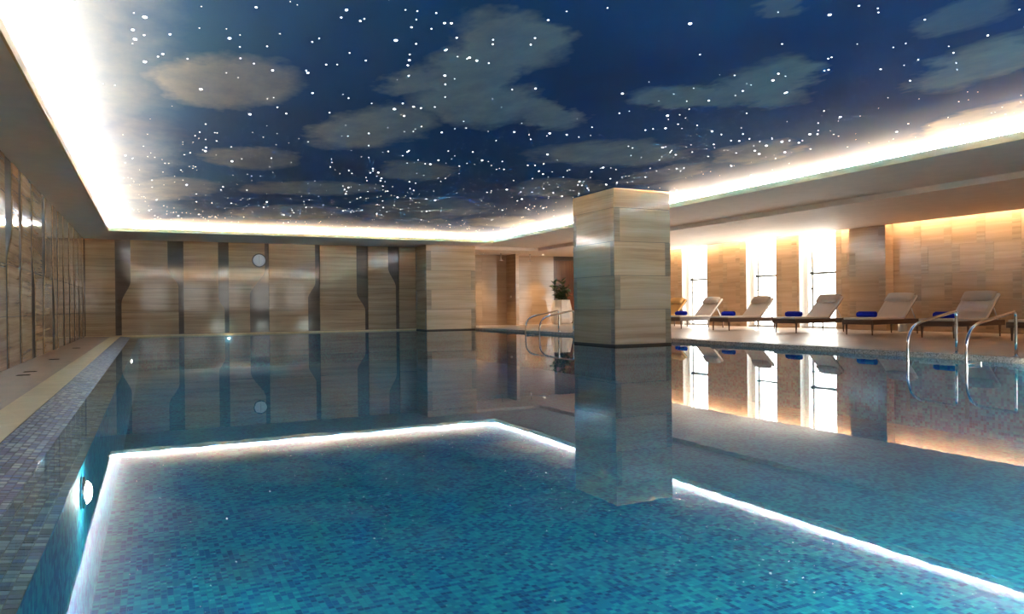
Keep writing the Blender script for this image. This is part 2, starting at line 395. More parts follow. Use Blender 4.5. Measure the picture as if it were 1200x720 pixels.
me = bpy.data.meshes.new('tile_field'); me.from_pydata(rest.v, [], rest.f); me.materials.append(M['slope_mosaic'])
o = bpy.data.objects.new('tile_field', me); C.objects.link(o); o.parent = beach; o['kind'] = 'stuff'
# water
wm = MB(); YE = YW - 0.055
gxs, gys = [-0.705, 10.444, 10.844, 12.196, PX1 - 0.02], [PY0, 15.564, 17.576, 30.794, YE]
for i in range(4):
    for j in range(4):
        if (i in (1, 2) and j == 1) or (i >= 2 and j == 3): continue      # around the column and the pillar
        wm.add([(gxs[i], gys[j], 0), (gxs[i + 1], gys[j], 0), (gxs[i + 1], gys[j + 1], 0), (gxs[i], gys[j + 1], 0)], [(0, 1, 2, 3)])
tag(wm.build('pool_water', 'water'), 'still clear turquoise water filling the whole indoor pool', 'water', kind='stuff')

# ------------------------------------------------------------------ ceilings
so = MB()
so.box(XW - 0.2, XL, YF - 0.2, YW + 0.15, H, H + 0.06)
so.box(XL, 13.2, YB, YW + 0.15, H, H + 0.06)
so.box(XR, 16.45, YF - 0.2, 30.9, H, H + 0.06)
so.box(XL, XR, YF - 0.2, YN, H, H + 0.06)
so.box(16.45, 22.1, YF - 0.2, YA + 0.2, HL, H + 0.06)
so.box(13.2, 16.45, 30.9, YA + 0.2, HL, H + 0.06)
so.box(22.05, 22.9, YF - 0.2, YA + 0.2, 3.95, 4.0)
so.box(22.06, 22.1, YF - 0.2, YA + 0.2, H, 3.95)
struct(so.build('ceiling_soffit', 'soffit'))
cv = MB(); CW = 0.52                                        # recess of the cove
cv.box(XL - CW - 0.05, XL - CW, YN - CW, YB + CW, H + 0.06, HC)
cv.box(XR + CW, XR + CW + 0.05, YN - CW, YB + CW, H + 0.06, HC)
cv.box(XL - CW, XR + CW, YB + CW, YB + CW + 0.05, H + 0.06, HC)
cv.box(XL - CW, XR + CW, YN - CW - 0.05, YN - CW, H + 0.06, HC)
struct(cv.build('ceiling_recess', 'cove_white'))
LT = 0.13
def lip(n, *a): struct(B(*a).build('trim_%d' % n, 'lip'))
lip(1, XL, XL + 0.03, YN, YB, H - 0.004, H + LT)
lip(2, XL, XR, YB - 0.03, YB, H - 0.004, H + LT)
lip(3, XR - 0.03, XR, YN, YB, H - 0.004, H + LT)
lip(4, XL, XR, YN, YN + 0.03, H - 0.004, H + LT)
def strip(name, label, mat, *a): return tag(B(*a).build(name, mat), label, 'light strip')
SO = 0.43; SZ = H + 0.105
strip('cove_light', 'glowing ceiling cove light running above the left wall panels', 'cove_led', XL - SO - 0.02, XL - SO + 0.02, YN, YB, SZ, SZ + 0.02)
strip('cove_light', 'glowing ceiling cove light running above the back wall panels', 'cove_led', XL, XR, YB + SO - 0.02, YB + SO + 0.02, SZ, SZ + 0.02)
strip('cove_light', 'glowing ceiling cove light running along the lounger side of the pool', 'cove_led', XR + SO - 0.02, XR + SO + 0.02, YN, YB, SZ, SZ + 0.02)
strip('cove_light', 'ceiling cove light at the near end of the starry ceiling', 'cove_led', XL, XR, YN - SO - 0.02, YN - SO + 0.02, SZ, SZ + 0.02)
strip('wall_washer_light', 'warm hidden light strip washing the top of the right stone wall', 'slot_led', 22.12, 22.16, YF + 0.2, YA - 0.2, 3.74, 3.78)
# fine air grille standing on the right lip
gr = MB()
yy = -0.8
while yy < 16.0:
    gr.box(XR - 0.022, XR - 0.008, yy, yy + 0.016, H + LT, H + LT + 0.045); yy += 0.055
gr.box(XR - 0.023, XR - 0.007, -0.8, 16.0, H + LT + 0.045, H + LT + 0.05)
o = gr.build('air_grille', 'alu'); tag(o, 'long fine-finned air grille on the right edge of the starry ceiling', 'grille')
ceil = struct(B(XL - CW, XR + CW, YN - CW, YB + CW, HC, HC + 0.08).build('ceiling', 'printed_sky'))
# star lights
def star_mesh():
    s = MB(); s.lathe([(1.0, 0.0), (0.92, -0.25), (0.6, -0.5), (0.2, -0.6)], 8); return s
sm = star_mesh(); star_me = sm.mesh('star_light', 'star')
stars = []
for i in range(1300):
    x = R.uniform(-0.75, XR - 0.15); y = R.uniform(1.0, YB - 0.2)
    if R.random() < 0.35 and stars:                          # loose clusters
        q = R.choice(stars); x = min(XR - .15, max(-.75, q[0] + R.gauss(0, 0.35))); y = min(YB - .2, max(1, q[1] + R.gauss(0, 0.5)))
    r = min(0.021, 0.0056 * math.exp(abs(R.gauss(0, 0.60))))
    stars.append((x, y, r))
def in_view(x, y):
    d = Vector((x, y, HC - 1.05)); f = d.dot(Vector(cf))
    if f < 0.5: return False
    u = 868.6 * d.dot(Vector(cr)) / f; v = 868.6 * d.dot(Vector(cu)) / f
    return abs(u) < 600 and abs(v) < 360
stars.sort(key=lambda q: -q[2] / math.hypot(q[0], q[1]) if in_view(q[0], q[1]) else 0)
rest = MB()
for i, (x, y, r) in enumerate(stars):
    if i < 300:
        o = bpy.data.objects.new('star_light', star_me); C.objects.link(o); o.location = (x, y, HC); o.scale = (r, r, r); o.parent = ceil
    else: rest.add([(v[0] * r + x, v[1] * r + y, v[2] * r + HC) for v in sm.v], sm.f)
me = bpy.data.meshes.new('star_field'); me.from_pydata(rest.v, [], rest.f); me.materials.append(M['star'])
o = bpy.data.objects.new('star_field', me); C.objects.link(o); o.parent = ceil; o['kind'] = 'stuff'

# ------------------------------------------------------------------ walls with curved stone panels
JZ = [0.95, 1.87]
def edge_fn(kind_top, kind_bot, z_hi, z_lo):
    def f(z):
        if z >= z_hi: return kind_top
        if z <= z_lo: return kind_bot
        t = (z - z_lo) / (z_hi - z_lo); t = t * t * (3 - 2 * t)
        return kind_bot + (kind_top - kind_bot) * t
    return f
def panel(wall, le, re, z0, z1, place, d0, d1):
    """a panel between two edge curves, cut into slabs at the joints"""
    root = empty('wall_panel'); root.parent = wall
    zs = [z0] + JZ + [z1]
    for a, b in zip(zs[:-1], zs[1:]):
        a2, b2 = a + 0.005, b - 0.005
        n = max(2, int((b2 - a2) / 0.06)); zz = [a2 + (b2 - a2) * i / n for i in range(n + 1)]
        mb = MB()
        L = [(le(z), z) for z in zz]; Rr = [(re(z), z) for z in zz]
        nn = len(zz); vs = [place(u, v, d1) for u, v in L + Rr] + [place(u, v, d0) for u, v in L + Rr]
        fs = [(i, i + 1, nn + i + 1, nn + i) for i in range(nn - 1)]
        fs += [(i, i + 1, 2 * nn + i + 1, 2 * nn + i) for i in range(nn - 1)] + [(nn + i, nn + i + 1, 3 * nn + i + 1, 3 * nn + i) for i in range(nn - 1)]
        fs += [(0, nn, 3 * nn, 2 * nn), (nn - 1, 2 * nn - 1, 4 * nn - 1, 3 * nn - 1)]
        mb.add(vs, fs); mb.build('stone_slab', 'panel_stone', root)
# back wall: (straight side, straight x, curved x top, curved x bottom, z where the curve starts and ends)
wb = struct(B(XW - 0.2, 13.15, YW + 0.08, YW + 0.25, -0.3, 3.9).build('wall_back', 'slot_bronze'))
BS = [('L', -1.23, -0.70, -1.02, 2.18, 1.30), ('R', 1.18, 0.61, 0.99, 2.71, 1.92), ('R', 2.87, 2.47, 2.70, 1.49, 0.99), ('R', 4.45, 4.28, 3.68, 2.68, 1.57), ('R', 6.55, 6.35, 6.04, 2.15, 1.46), ('R', 8.66, 8.14, 8.51, 1.71, 0.92), ('R', 10.08, 9.57, 9.92, 2.83, 1.94)]
prev = lambda z: XW + 0.02
for s, xs, xt, xb, zh, zl in BS:
    cur = edge_fn(xt, xb, zh, zl); stt = (lambda v: (lambda z: v))(xs)
    le, re = (stt, cur) if s == 'L' else (cur, stt)
    panel(wb, prev, le, 0.065, H - 0.004, lambda u, v, d: (u, d, v), YW + 0.08, YW)
    prev = re
panel(wb, prev, lambda z: 13.1, 0.065, H - 0.004, lambda u, v, d: (u, d, v), YW + 0.08, YW)
B(XW, PX1, YW - 0.05, YW + 0.08, 0.0 - 0.02, 0.06).build('ledge', 'stripe', wb, 0.005)
# left wall: same idea, slots every 1.6 m
wl = struct(B(XW - 0.25, XW - 0.018, YF - 0.2, YW + 0.2, -0.3, 3.9).build('wall_left', 'slot_matt'))
ys = [31.2, 29.6, 27.9, 26.3, 24.6, 23.1, 22.0, 20.15, 18.40, 16.80, 15.35, 13.6, 11.9, 10.2, 8.5, 6.7, 5.0, 3.2, 1.5, -0.3, -2.1]
RL = random.Random(3); prev = lambda z: YF
LSPEC = {15.35: (0.55, 0.10, 2.6, 1.9), 16.80: (0.26, 0.12, 2.3, 1.5), 18.40: (0.12, 0.42, 2.3, 1.5), 20.15: (0.50, 0.14, 2.2, 1.35), 22.0: (0.16, 0.5, 2.0, 1.2), 23.1: (0.3, 0.12, 1.7, 1.0)}
for y0 in sorted(ys):
    wt, wbm, zh, zl = LSPEC.get(y0) or RL.choice([(0.5, 0.14, 2.3, 1.5), (0.14, 0.46, 2.0, 1.2), (0.38, 0.12, 2.7, 1.9), (0.12, 0.34, 2.5, 1.6)])
    wt, wbm = wt * 1.15 + 0.14, wbm * 1.15 + 0.14
    stt = (lambda v: (lambda z: v))(y0); cur = edge_fn(y0 + wt, y0 + wbm, zh, zl)
    panel(wl, prev, stt, ZL + 0.002, H - 0.004, lambda u, v, d: (d, u, v), XW - 0.018, XW)
    prev = cur
panel(wl, prev, lambda z: YW - 0.01, ZL + 0.002, H - 0.004, lambda u, v, d: (d, u, v), XW - 0.018, XW)

# right wall: windows and coursed slabs with narrow rough-cut blocks between them
WIN = [(19.16, 20.86), (22.04, 23.69), (26.14, 27.87)]
SOLID = [(YF - 0.2, 19.16), (20.86, 22.04), (23.69, 26.14), (27.87, YA + 0.2)]
wr = MB()
for a, b in SOLID: wr.box(XRW, XRW + 0.42, a, b, -0.3, 3.97)
for a, b in WIN: wr.box(XRW + 0.1, XRW + 0.42, a, b, -0.3, ZR + 0.03)
wr = struct(wr.build('wall_right', 'joint'))
PITCH = 1.03; BLK = 0.25
ROWS = [(ZR + 0.002, 0.21), (0.21, 1.08), (1.08, 1.95), (1.95, 2.82), (2.82, 3.69), (3.69, 3.95)]
def course(parent, u0, u1, z0, z1, first, place, mat='wall_stone'):
    u = first - PITCH * math.ceil((first - u0) / PITCH + 1)
    while u < u1:
        for a, b, nm, mt in ((u - BLK / 2, u + BLK / 2, 'accent_block', 'accent_stone'), (u + BLK / 2, u + PITCH - BLK / 2, 'stone_slab', mat)):
            a2, b2 = max(a, u0) + 0.0015, min(b, u1) - 0.0015
            if b2 - a2 > 0.02:
                dd = 0.010 if nm == 'stone_slab' else 0.014
                mb = MB(); vs = [place(p, q, d) for d in (0.0, dd) for q in (z0 + 0.0015, z1 - 0.0015) for p in (a2, b2)]
                mb.add(vs, [(4, 5, 7, 6), (0, 1, 5, 4), (2, 6, 7, 3), (0, 4, 6, 2), (1, 3, 7, 5)]); mb.build(nm, mt, parent)
        u += PITCH
for i, (z0, z1) in enumerate(ROWS):
    first = 15.94 - (BLK if i % 2 else 0.0)
    for a, b in SOLID:
        course(wr, max(a, 3.0), min(b, YA), z0, z1, first, lambda u, v, d: (XRW - d, u, v))
for a, b in [(YF - .2, 3.0)]:
    B(XRW - 0.01, XRW, a, b, ZR, 3.95).build('plain_slab', 'wall_stone', wr)
# windows
for n, (a, b) in enumerate(WIN):
    win = struct(empty('window_%d' % (n + 1), (XRW + 0.3, (a + b) / 2, ZR))); ox, oy, oz = XRW + 0.3, (a + b) / 2, ZR
    def wb_(name, mat, x0, x1, y0, y1, z0, z1): 
        return B(x0 - ox, x1 - ox, y0 - oy, y1 - oy, z0 - oz, z1 - oz).build(name, mat, win)
    gx = XRW + 0.30
    wb_('reveal', 'white_paint', XRW + 0.002, gx + 0.1, b - 0.012, b - 0.002, ZR, 3.95)
    wb_('reveal', 'white_paint', XRW + 0.002, gx + 0.1, a + 0.002, a + 0.012, ZR, 3.95)
    wb_('jamb', 'white_paint', gx - 0.05, gx + 0.05, b - 0.20, b - 0.012, ZR, 3.95)
    wb_('jamb', 'alu', gx - 0.03, gx + 0.05, b - 0.45, b - 0.34, ZR, 3.95)
    wb_('jamb', 'alu', gx - 0.02, gx + 0.05, a + 0.012, a + 0.05, ZR, 3.95)
    wb_('transom', 'alu_dark', gx - 0.06, gx + 0.05, a + 0.05, b - 0.34, 2.13, 2.22)
    wb_('handle', 'black', gx - 0.10, gx - 0.04, b - 0.43, b - 0.33, 2.13, 2.24)
    wb_('rail', 'alu_dark', gx - 0.01, gx + 0.02, a + 0.05, b - 0.34, 1.57, 1.605)
    wb_('handle', 'black', gx - 0.08, gx - 0.03, b - 0.40, b - 0.35, 1.56, 1.62)
    wb_('sill', 'alu', gx - 0.04, gx + 0.06, a + 0.012, b - 0.012, ZR + 0.02, ZR + 0.07)
    wb_('pane', 'glass', gx + 0.015, gx + 0.02, a + 0.05, b - 0.34, ZR + 0.07, 2.15)
    wb_('pane', 'glass', gx + 0.015, gx + 0.02, a + 0.05, b - 0.34, 2.21, 3.95)
    wb_('pane', 'glass', gx + 0.015, gx + 0.02, b - 0.34, b - 0.20, ZR + 0.07, 3.95)
    pl = bpy.data.lights.new('window_portal', 'AREA'); pl.shape = 'RECTANGLE'; pl.size = 3.9; pl.size_y = b - a; pl.cycles.is_portal = True
    po = bpy.data.objects.new('window_portal', pl); C.objects.link(po); po.location = (gx + 0.15, (a + b) / 2, 2.0); po.rotation_euler = (0, math.pi / 2, 0)

# pier projecting from the right wall
pier = struct(empty('trim_5', (22.1, 17.53, ZR)))
B(0.012, 0.40, -0.70, 0.70, 0, 3.86 - ZR).build('core', 'joint', pier)
for z0, z1 in ROWS:
    a, b = z0 - ZR + 0.0015, min(z1, 3.86) - ZR - 0.0015
    flip = ROWS.index((z0, z1)) % 2
    y0, y1 = (-0.712, 0.46) if flip else (-0.46, 0.712)
    B(0, 0.02, y0 + 0.001, y1 - 0.001, a, b).build('stone_slab', 'wall_stone', pier)
    y0, y1 = (0.46, 0.712) if flip else (-0.712, -0.46)
    B(-0.003, 0.02, y0, y1, a, b).build('accent_block', 'accent_stone', pier)
    B(0.021, 0.388, -0.712, -0.70, a, b).build('stone_slab', 'wall_stone', pier)
    B(0.021, 0.388, 0.70, 0.712, a, b).build('stone_slab', 'wall_stone', pier)

# clad columns: a core with slabs on the four faces, rough blocks alternating at the corners
CROWS = [(0.045, 0.93), (0.93, 1.79), (1.79, 2.65), (2.65, 3.50), (3.50, 4.2)]
def clad_column(root, sx, sy, z0, z1, blk=0.17, faces='WSEN', accents=True):
    t = 0.02
    B(t, sx - t, t, sy - t, z0, z1).build('core', 'joint', root)
    B(-0.006, sx + 0.006, -0.006, sy + 0.006, z0 - 0.05, z0 + 0.045).build('plinth', 'drain', root)
    for i, (a, b) in enumerate(CROWS):
        a, b = max(a, z0 + 0.045) + 0.005, min(b, z1) - 0.005
        if b <= a: continue
        for f in faces:
            ln = sx if f in 'SN' else sy
            left = (i % 2 == 1)                              # block on the left corner of this course (seen from outside)
            if f in 'NE': left = not left
            acc = accents and i < 4
            u0, u1 = (0.0 + (blk if acc and left else 0), ln - (blk if acc and not left else 0))
            def pbox(ua, ub, nm, mt, pr):
                if f == 'S': B(ua + .001, ub - .001, -pr, t, a, b).build(nm, mt, root)
                elif f == 'N': B(ua + .001, ub - .001, sy - t, sy + pr, a, b).build(nm, mt, root)
                elif f == 'W': B(-pr, t, max(t, ln - ub + .001), min(sy - t, ln - ua - .001), a, b).build(nm, mt, root)
                else: B(sx - t, sx + pr, max(t, ua + .001), min(sy - t, ub - .001), a, b).build(nm, mt, root)
            pbox(u0, u1, 'stone_slab', 'column_stone', 0.0)
            if acc: pbox(*((0, blk) if left else (ln - blk, ln)), 'accent_block', 'accent_stone', 0.004)
col1 = empty('column', (10.45, 15.57, 0), label='square stone-clad column standing in the pool water', cat='column')
clad_column(col1, 1.74, 2.0, 0.0, HC)
col2 = empty('pillar', (10.85, 30.8, 0), label='broad stone-clad pillar against the back wall at the pool corner', cat='pillar')
clad_column(col2, 2.33, 1.47, 0.0, H, 0.22, 'WSE')

# alcove walls at the far right
wa = MB(); wa.box(13.15, 19.0, YA, YA + 0.15, -0.3, 3.9); wa.box(20.9, XRW + 0.4, YA, YA + 0.15, -0.3, 3.9); wa.box(19.0, 20.9, YA, YA + 0.15, 3.42, 3.9)
wa.box(13.0, 13.15, YW + 0.3, YA + 0.15, -0.3, 3.9); wa.box(19.0, 20.9, YA + 0.35, YA + 0.45, -0.3, 3.6)
wa = struct(wa.build('wall_alcove', 'joint'))
for zr in ROWS[1:5]:
    for a, b in ((13.16, 14.9), (14.9, 16.25), (16.42, 17.7), (17.7, 19.0), (20.9, XRW)):
        B(a + .0015, b - .0015, YA - 0.012, YA, zr[0] + .0015, min(zr[1], HL) - .0015).build('stone_slab', 'wall_stone', wa)
B(13.16, 19.0, YA - 0.012, YA, ZR, 0.208).build('stone_slab', 'wall_stone', wa)
part = struct(empty('wall_partition', (16.25, 32.9, ZR)))
B(0.01, 0.16, 0.02, 1.09, 0, HL - ZR).build('core', 'joint', part)
for zr in ROWS[:5]:
    a, b = zr[0] - ZR + .0015, min(zr[1], HL) - ZR - .0015
    B(0, 0.01, 0.02, 1.088, a, b).build('stone_slab', 'accent_stone', part)
    B(0.16, 0.17, 0.02, 1.088, a, b).build('stone_slab', 'wall_stone', part)
    B(0, 0.17, 0, 0.02, a, b).build('stone_slab', 'column_stone', part)
d1 = struct(empty('door_1', (19.95, YA + 0.2, ZR)))
B(-0.90, 0.90, 0, 0.05, 0.01, 3.30).build('leaf', 'wood_red', d1)
B(-0.95, -0.90, -0.1, 0.08, 0, 3.33).build('frame', 'wood_red', d1); B(0.90, 0.95, -0.1, 0.08, 0, 3.33).build('frame', 'wood_red', d1)
B(-0.90, 0.90, -0.1, 0.08, 3.30, 3.33).build('frame', 'wood_red', d1)
MB().tube([(-0.75, -0.06, 0.9), (-0.75, -0.06, 1.3)], 0.015).build('handle', 'chrome', d1)

# front wall behind the camera, with windows letting daylight in
fw_ = MB(); FW = [(x - 1.0, x + 1.0) for x in (0.3, 3.4, 6.2, 9.0, 11.8)]
xs = [XW - 0.2] + [v for ab in FW for v in ab] + [XRW + 0.4]
for a, b in zip(xs[0::2], xs[1::2]): fw_.box(a, b, YF - 0.2, YF, -0.3, 3.97)
for a, b in FW: fw_.box(a, b, YF - 0.2, YF, -0.3, 1.0); fw_.box(a, b, YF - 0.2, YF, 3.45, 3.97)
struct(fw_.build('wall_front', 'plaster'))
for n, (a, b) in enumerate(FW):
    win = struct(empty('window_%d' % (n + 4), ((a + b) / 2, YF - 0.1, 1.0)))
    hw = (b - a) / 2
    for x in (-hw + 0.025, 0.0, hw - 0.025): B(x - 0.025, x + 0.025, -0.04, 0.04, 0, 2.45).build('frame', 'alu', win)
    B(-hw + .05, hw - .05, -0.03, 0.03, 0, 0.05).build('frame', 'alu', win); B(-hw + .05, hw - .05, -0.03, 0.03, 1.0, 1.05).build('transom', 'alu', win); B(-hw + .05, hw - .05, -0.03, 0.03, 2.40, 2.45).build('frame', 'alu', win)
    for x0, x1 in ((-hw + .05, -.025), (.025, hw - .05)): B(x0, x1, -.003, .003, 0.05, 2.4).build('pane', 'glass_tinted', win)
    pl = bpy.data.lights.new('window_portal', 'AREA'); pl.shape = 'RECTANGLE'; pl.size = 2.0; pl.size_y = 2.45; pl.cycles.is_portal = True
    po = bpy.data.objects.new('window_portal', pl); C.objects.link(po); po.location = ((a + b) / 2, YF - 0.25, 2.22); po.rotation_euler = (math.pi / 2, 0, 0)

# ------------------------------------------------------------------ pool handrails
def ladder(yc, label_a, label_b, grp, bracket_first):
    for k, (dy, lab) in enumerate(((0.52, label_a), (-0.52, label_b))):
        t = empty('handrail', (13.27, yc + dy, ZR), label=lab, cat='handrail', group=grp)
        pts = [(0, 0, 0.0), (0, 0, 0.25), (0, 0, 0.68)]
        for i in range(5):
            a = math.radians(20 * i); pts.append((-0.07 + 0.07 * math.cos(a), 0, 0.70 + 0.07 * math.sin(a)))
        # gently falling bar, then a wide bend down into the water
        p0, p1, p2, p3 = Vector((-0.75, 0, 0.645)), Vector((-1.12, 0, 0.60)), Vector((-1.35, 0, 0.50)), Vector((-1.345, 0, 0.14))
        for i in range(15):
            s = i / 14; pts.append(tuple(p0 * (1 - s) ** 3 + p1 * 3 * s * (1 - s) ** 2 + p2 * 3 * s * s * (1 - s) + p3 * s ** 3))
        pts += [(-1.345, 0, -0.2), (-1.345, 0, -0.95)]
        MB().tube(pts, 0.028, 14).build('rail', 'chrome', t)
        MB().lathe([(0.055, 0.0), (0.055, 0.008), (0.04, 0.018), (0.023, 0.022)], 20).build('flange', 'chrome', t)
        if k == (0 if bracket_first else 1):
            MB().tube([(-1.345, 0, -0.07), (-1.05, 0, -0.07)], 0.018, 10).build('bracket', 'chrome', t)
            B(-1.06, -1.02, -0.05, 0.05, -0.11, -0.04).build('bracket_plate', 'steel', t)
ladder(8.13, 'near chrome handrail by the pool edge, left one of the pair', 'near chrome handrail by the pool edge, right one of the pair', 'chrome pool handrails', False)
ladder(22.87, 'far chrome handrail behind the column, left one of the pair', 'far chrome handrail partly hidden by the column', 'chrome pool handrails', True)

# ------------------------------------------------------------------ sun loungers
def pillow_mesh(lx, ly, lz, n=10, pw=2.6):
    """soft rectangular cushion, lx by ly by lz, centred"""
    mb = MB(); vs = []; fs = []
    for side in (1, -1):
        for i in range(n + 1):
            for j in range(n + 1):
                u, v = -1 + 2 * i / n, -1 + 2 * j / n
                hgt = max(0.0, (1 - abs(u) ** pw)) ** 0.5 * max(0.0, (1 - abs(v) ** pw)) ** 0.5
                vs.append((u * lx / 2, v * ly / 2, side * hgt * lz / 2))
    k = (n + 1) ** 2
    for s in (0, 1):
        for i in range(n):
            for j in range(n):
                a = s * k + i * (n + 1) + j; q = (a, a + n + 1, a + n + 2, a + 1)
                fs.append(q if s == 0 else q[::-1])
    mb.add(vs, fs, True); return mb
def make_lounger():
    t = empty('sun_lounger')
    L, W = 2.29, 0.96; x0 = -0.10                            # frame reaches past the legs
    hw = W / 2
    f = empty('frame'); f.parent = t
    for s in (-1, 1): B(x0, x0 + L, s * hw - 0.025, s * hw + 0.025, 0.31, 0.45).build('side_rail', 'wood_dark', f, 0.006)
    B(x0 - 0.005, x0 + 0.04, -hw + 0.026, hw - 0.026, 0.31, 0.45).build('foot_rail', 'wood_dark', f, 0.006)
    B(x0 + L - 0.04, x0 + L + 0.005, -hw + 0.026, hw - 0.026, 0.31, 0.45).build('head_rail', 'wood_dark', f, 0.006)
    for i in range(12):
        xx = 0.02 + i * 0.115; B(xx, xx + 0.08, -hw + 0.026, hw - 0.026, 0.41, 0.435).build('slat', 'wood_dark', f)
    for lx in (0.0, 2.09):
        for s in (-1, 1):
            MB().lathe([(0.017, 0.0), (0.036, 0.33)], 4, rot0=math.pi / 4, smooth=False, c=(lx, s * 0.425, 0)).build('leg', 'wood_dark', t)
    # seat mattress in two sections and the raised back
    seat = MB(); seat.box(x0 + 0.01, 0.72, -hw + 0.01, hw - 0.01, 0.45, 0.51); seat.build('mattress', 'fabric', t, 0.02)
    seat = MB(); seat.box(0.725, 1.43, -hw + 0.01, hw - 0.01, 0.45, 0.51); seat.build('mattress', 'fabric', t, 0.02)
    ang = math.radians(46); hx, hz = 1.42, 0.455
    mt = Matrix.Translation((hx, 0, hz)) @ Matrix.Rotation(-ang, 4, 'Y')
    MB().box(0.02, 0.92, -hw + 0.03, hw - 0.03, -0.03, -0.002, mt).build('back_frame', 'wood_dark', t, 0.005)
    bk = MB().box(0.0, 0.94, -hw + 0.01, hw - 0.01, 0.0, 0.07, mt).build('backrest', 'fabric', t, 0.02)
    MB().box(0.08, 0.90, hw - 0.12, hw - 0.115, 0.0702, 0.073, mt).build('piping', 'fabric_pillow', bk)
    MB().box(0.08, 0.90, -hw + 0.115, -hw + 0.12, 0.0702, 0.073, mt).build('piping', 'fabric_pillow', bk)
    pm = pillow_mesh(0.32, W - 0.08, 0.20, 12, 3.2); pm.v = [tuple(mt @ (Vector(v) + Vector((0.775, 0, 0.135)))) for v in pm.v]
    pm.build('head_pillow', 'fabric_pillow', t)
    for s in (-1, 1):
        MB().box(0.80, 0.83, s * (hw - 0.2) - 0.02, s * (hw - 0.2) + 0.02, -0.034, -0.03, mt).build('strap', 'fabric_pillow', t)
        a = mt @ Vector((0.50, s * (hw - 0.05), -0.02)); MB().tube([a, (2.02, s * (hw - 0.05), 0.39)], 0.016, 8).build('prop', 'steel', t)
    return t
proto = make_lounger()
def make_towel():
    """rolled towel: a spiral sheet, lying along y"""
    n = 64; turns = 3.3; th = 0.011; Lh = 0.30; outer = []; inner = []
    for i in range(n + 1):
        a = i / n * turns * 2 * math.pi; r = 0.015 + (0.092 - 0.015) * i / n
        outer.append((r * math.cos(a - 0.6), r * math.sin(a - 0.6))); inner.append(((r - th) * math.cos(a - 0.6), (r - th) * math.sin(a - 0.6)))
    mb = MB(); k = n + 1; vs = []
    lens = [(-Lh, 0.96), (-Lh + 0.012, 1.0), (0, 1.012), (Lh - 0.012, 1.0), (Lh, 0.96)]
    for y, sc in lens:
        vs += [(x * sc, y, z * sc) for x, z in outer] + [(x, y, z) for x, z in inner]
    fs = []
    for q in range(len(lens) - 1):
        o0, o1 = q * 2 * k, (q + 1) * 2 * k
        for i in range(n):
            fs.append((o0 + i, o0 + i + 1, o1 + i + 1, o1 + i)); fs.append((o0 + k + i, o1 + k + i, o1 + k + i + 1, o0 + k + i + 1))
        fs.append((o0 + n, o0 + k + n, o1 + k + n, o1 + n)); fs.append((o0, o1, o1 + k, o0 + k))
    e = (len(lens) - 1) * 2 * k
    for i in range(n):
        fs.append((i, k + i, k + i + 1, i + 1)); fs.append((e + i, e + i + 1, e + k + i + 1, e + k + i))
    mb.add(vs, fs, True)
    return mb.mesh('rolled_towel', 'towel')
towel_me = make_towel()
LG = [  # cx, cy of the foot end, rotation, label, towel label
    (18.50, 25.62, 0.0, 'lounger with orange-tan cushions, furthest one, mostly hidden by the column', None),
    (18.50, 23.42, 0.0, 'grey sun lounger in front of the furthest window, just right of the column', 'rolled blue towel on the lounger just right of the column'),
    (18.41, 20.66, -0.03, 'grey sun lounger before the middle window, second right of the column', 'rolled blue towel on the lounger before the middle window'),
    (18.38, 17.60, -0.017, 'grey sun lounger before the nearest window, left of the wall pier', 'rolled blue towel on the lounger before the nearest window'),
    (18.66, 15.08, 0.04, 'grey sun lounger in front of the projecting wall pier', 'rolled blue towel on the lounger in front of the wall pier'),
    (18.51, 12.57, 0.042, 'large grey sun lounger seen behind the near chrome handrails', 'rolled blue towel partly behind the near left handrail'),
    (18.50, 10.27, 0.03, 'sun lounger cut off by the right edge, only its foot end showing', None)]
for i, (x, y, a, lab, tl) in enumerate(LG):
    o = proto if i == 0 else copy_tree(proto)
    o.location = (x, y, ZR); o.rotation_euler = (0, 0, a)
    tag(o, lab, 'sun lounger', 'sun loungers in a row by the windows')
    if tl:
        tw_ = bpy.data.objects.new('rolled_towel', towel_me); C.objects.link(tw_)
        dx = 0.33; tw_.location = (x + dx * math.cos(a), y + dx * math.sin(a), ZR + 0.51 + 0.091); tw_.rotation_euler = (0, 0, a + R.uniform(-0.05, 0.05))
        tag(tw_, tl, 'towel', 'rolled blue towels on the loungers')
# the furthest lounger is dressed in tan cushions
for ch in proto.children:
    if ch.name.split('.')[0] in ('mattress', 'backrest', 'head_pillow'):
        ch.data = ch.data.copy(); ch.data.materials.clear(); ch.data.materials.append(M['fabric_tan'])

# ------------------------------------------------------------------ smaller things
clk = empty('wall_clock', (4.06, YW - 0.002, 3.05), label='small round white dial with dark rim high on the back wall', cat='clock')
MB().lathe([(0.235, 0.0), (0.275, -0.01), (0.285, -0.03), (0.28, -0.055), (0.25, -0.06), (0.245, -0.03)], 32, axis='y').build('rim', 'black', clk)
MB().lathe([(0.246, -0.01), (0.246, -0.038)], 32, axis='y').build('dial', 'clock_face', clk)
B(-0.012, 0.012, -0.044, -0.039, -0.06, 0.19).build('hand', 'steel', clk); B(-0.012, 0.012, -0.048, -0.044, -0.15, 0.02).build('hand', 'steel', clk)

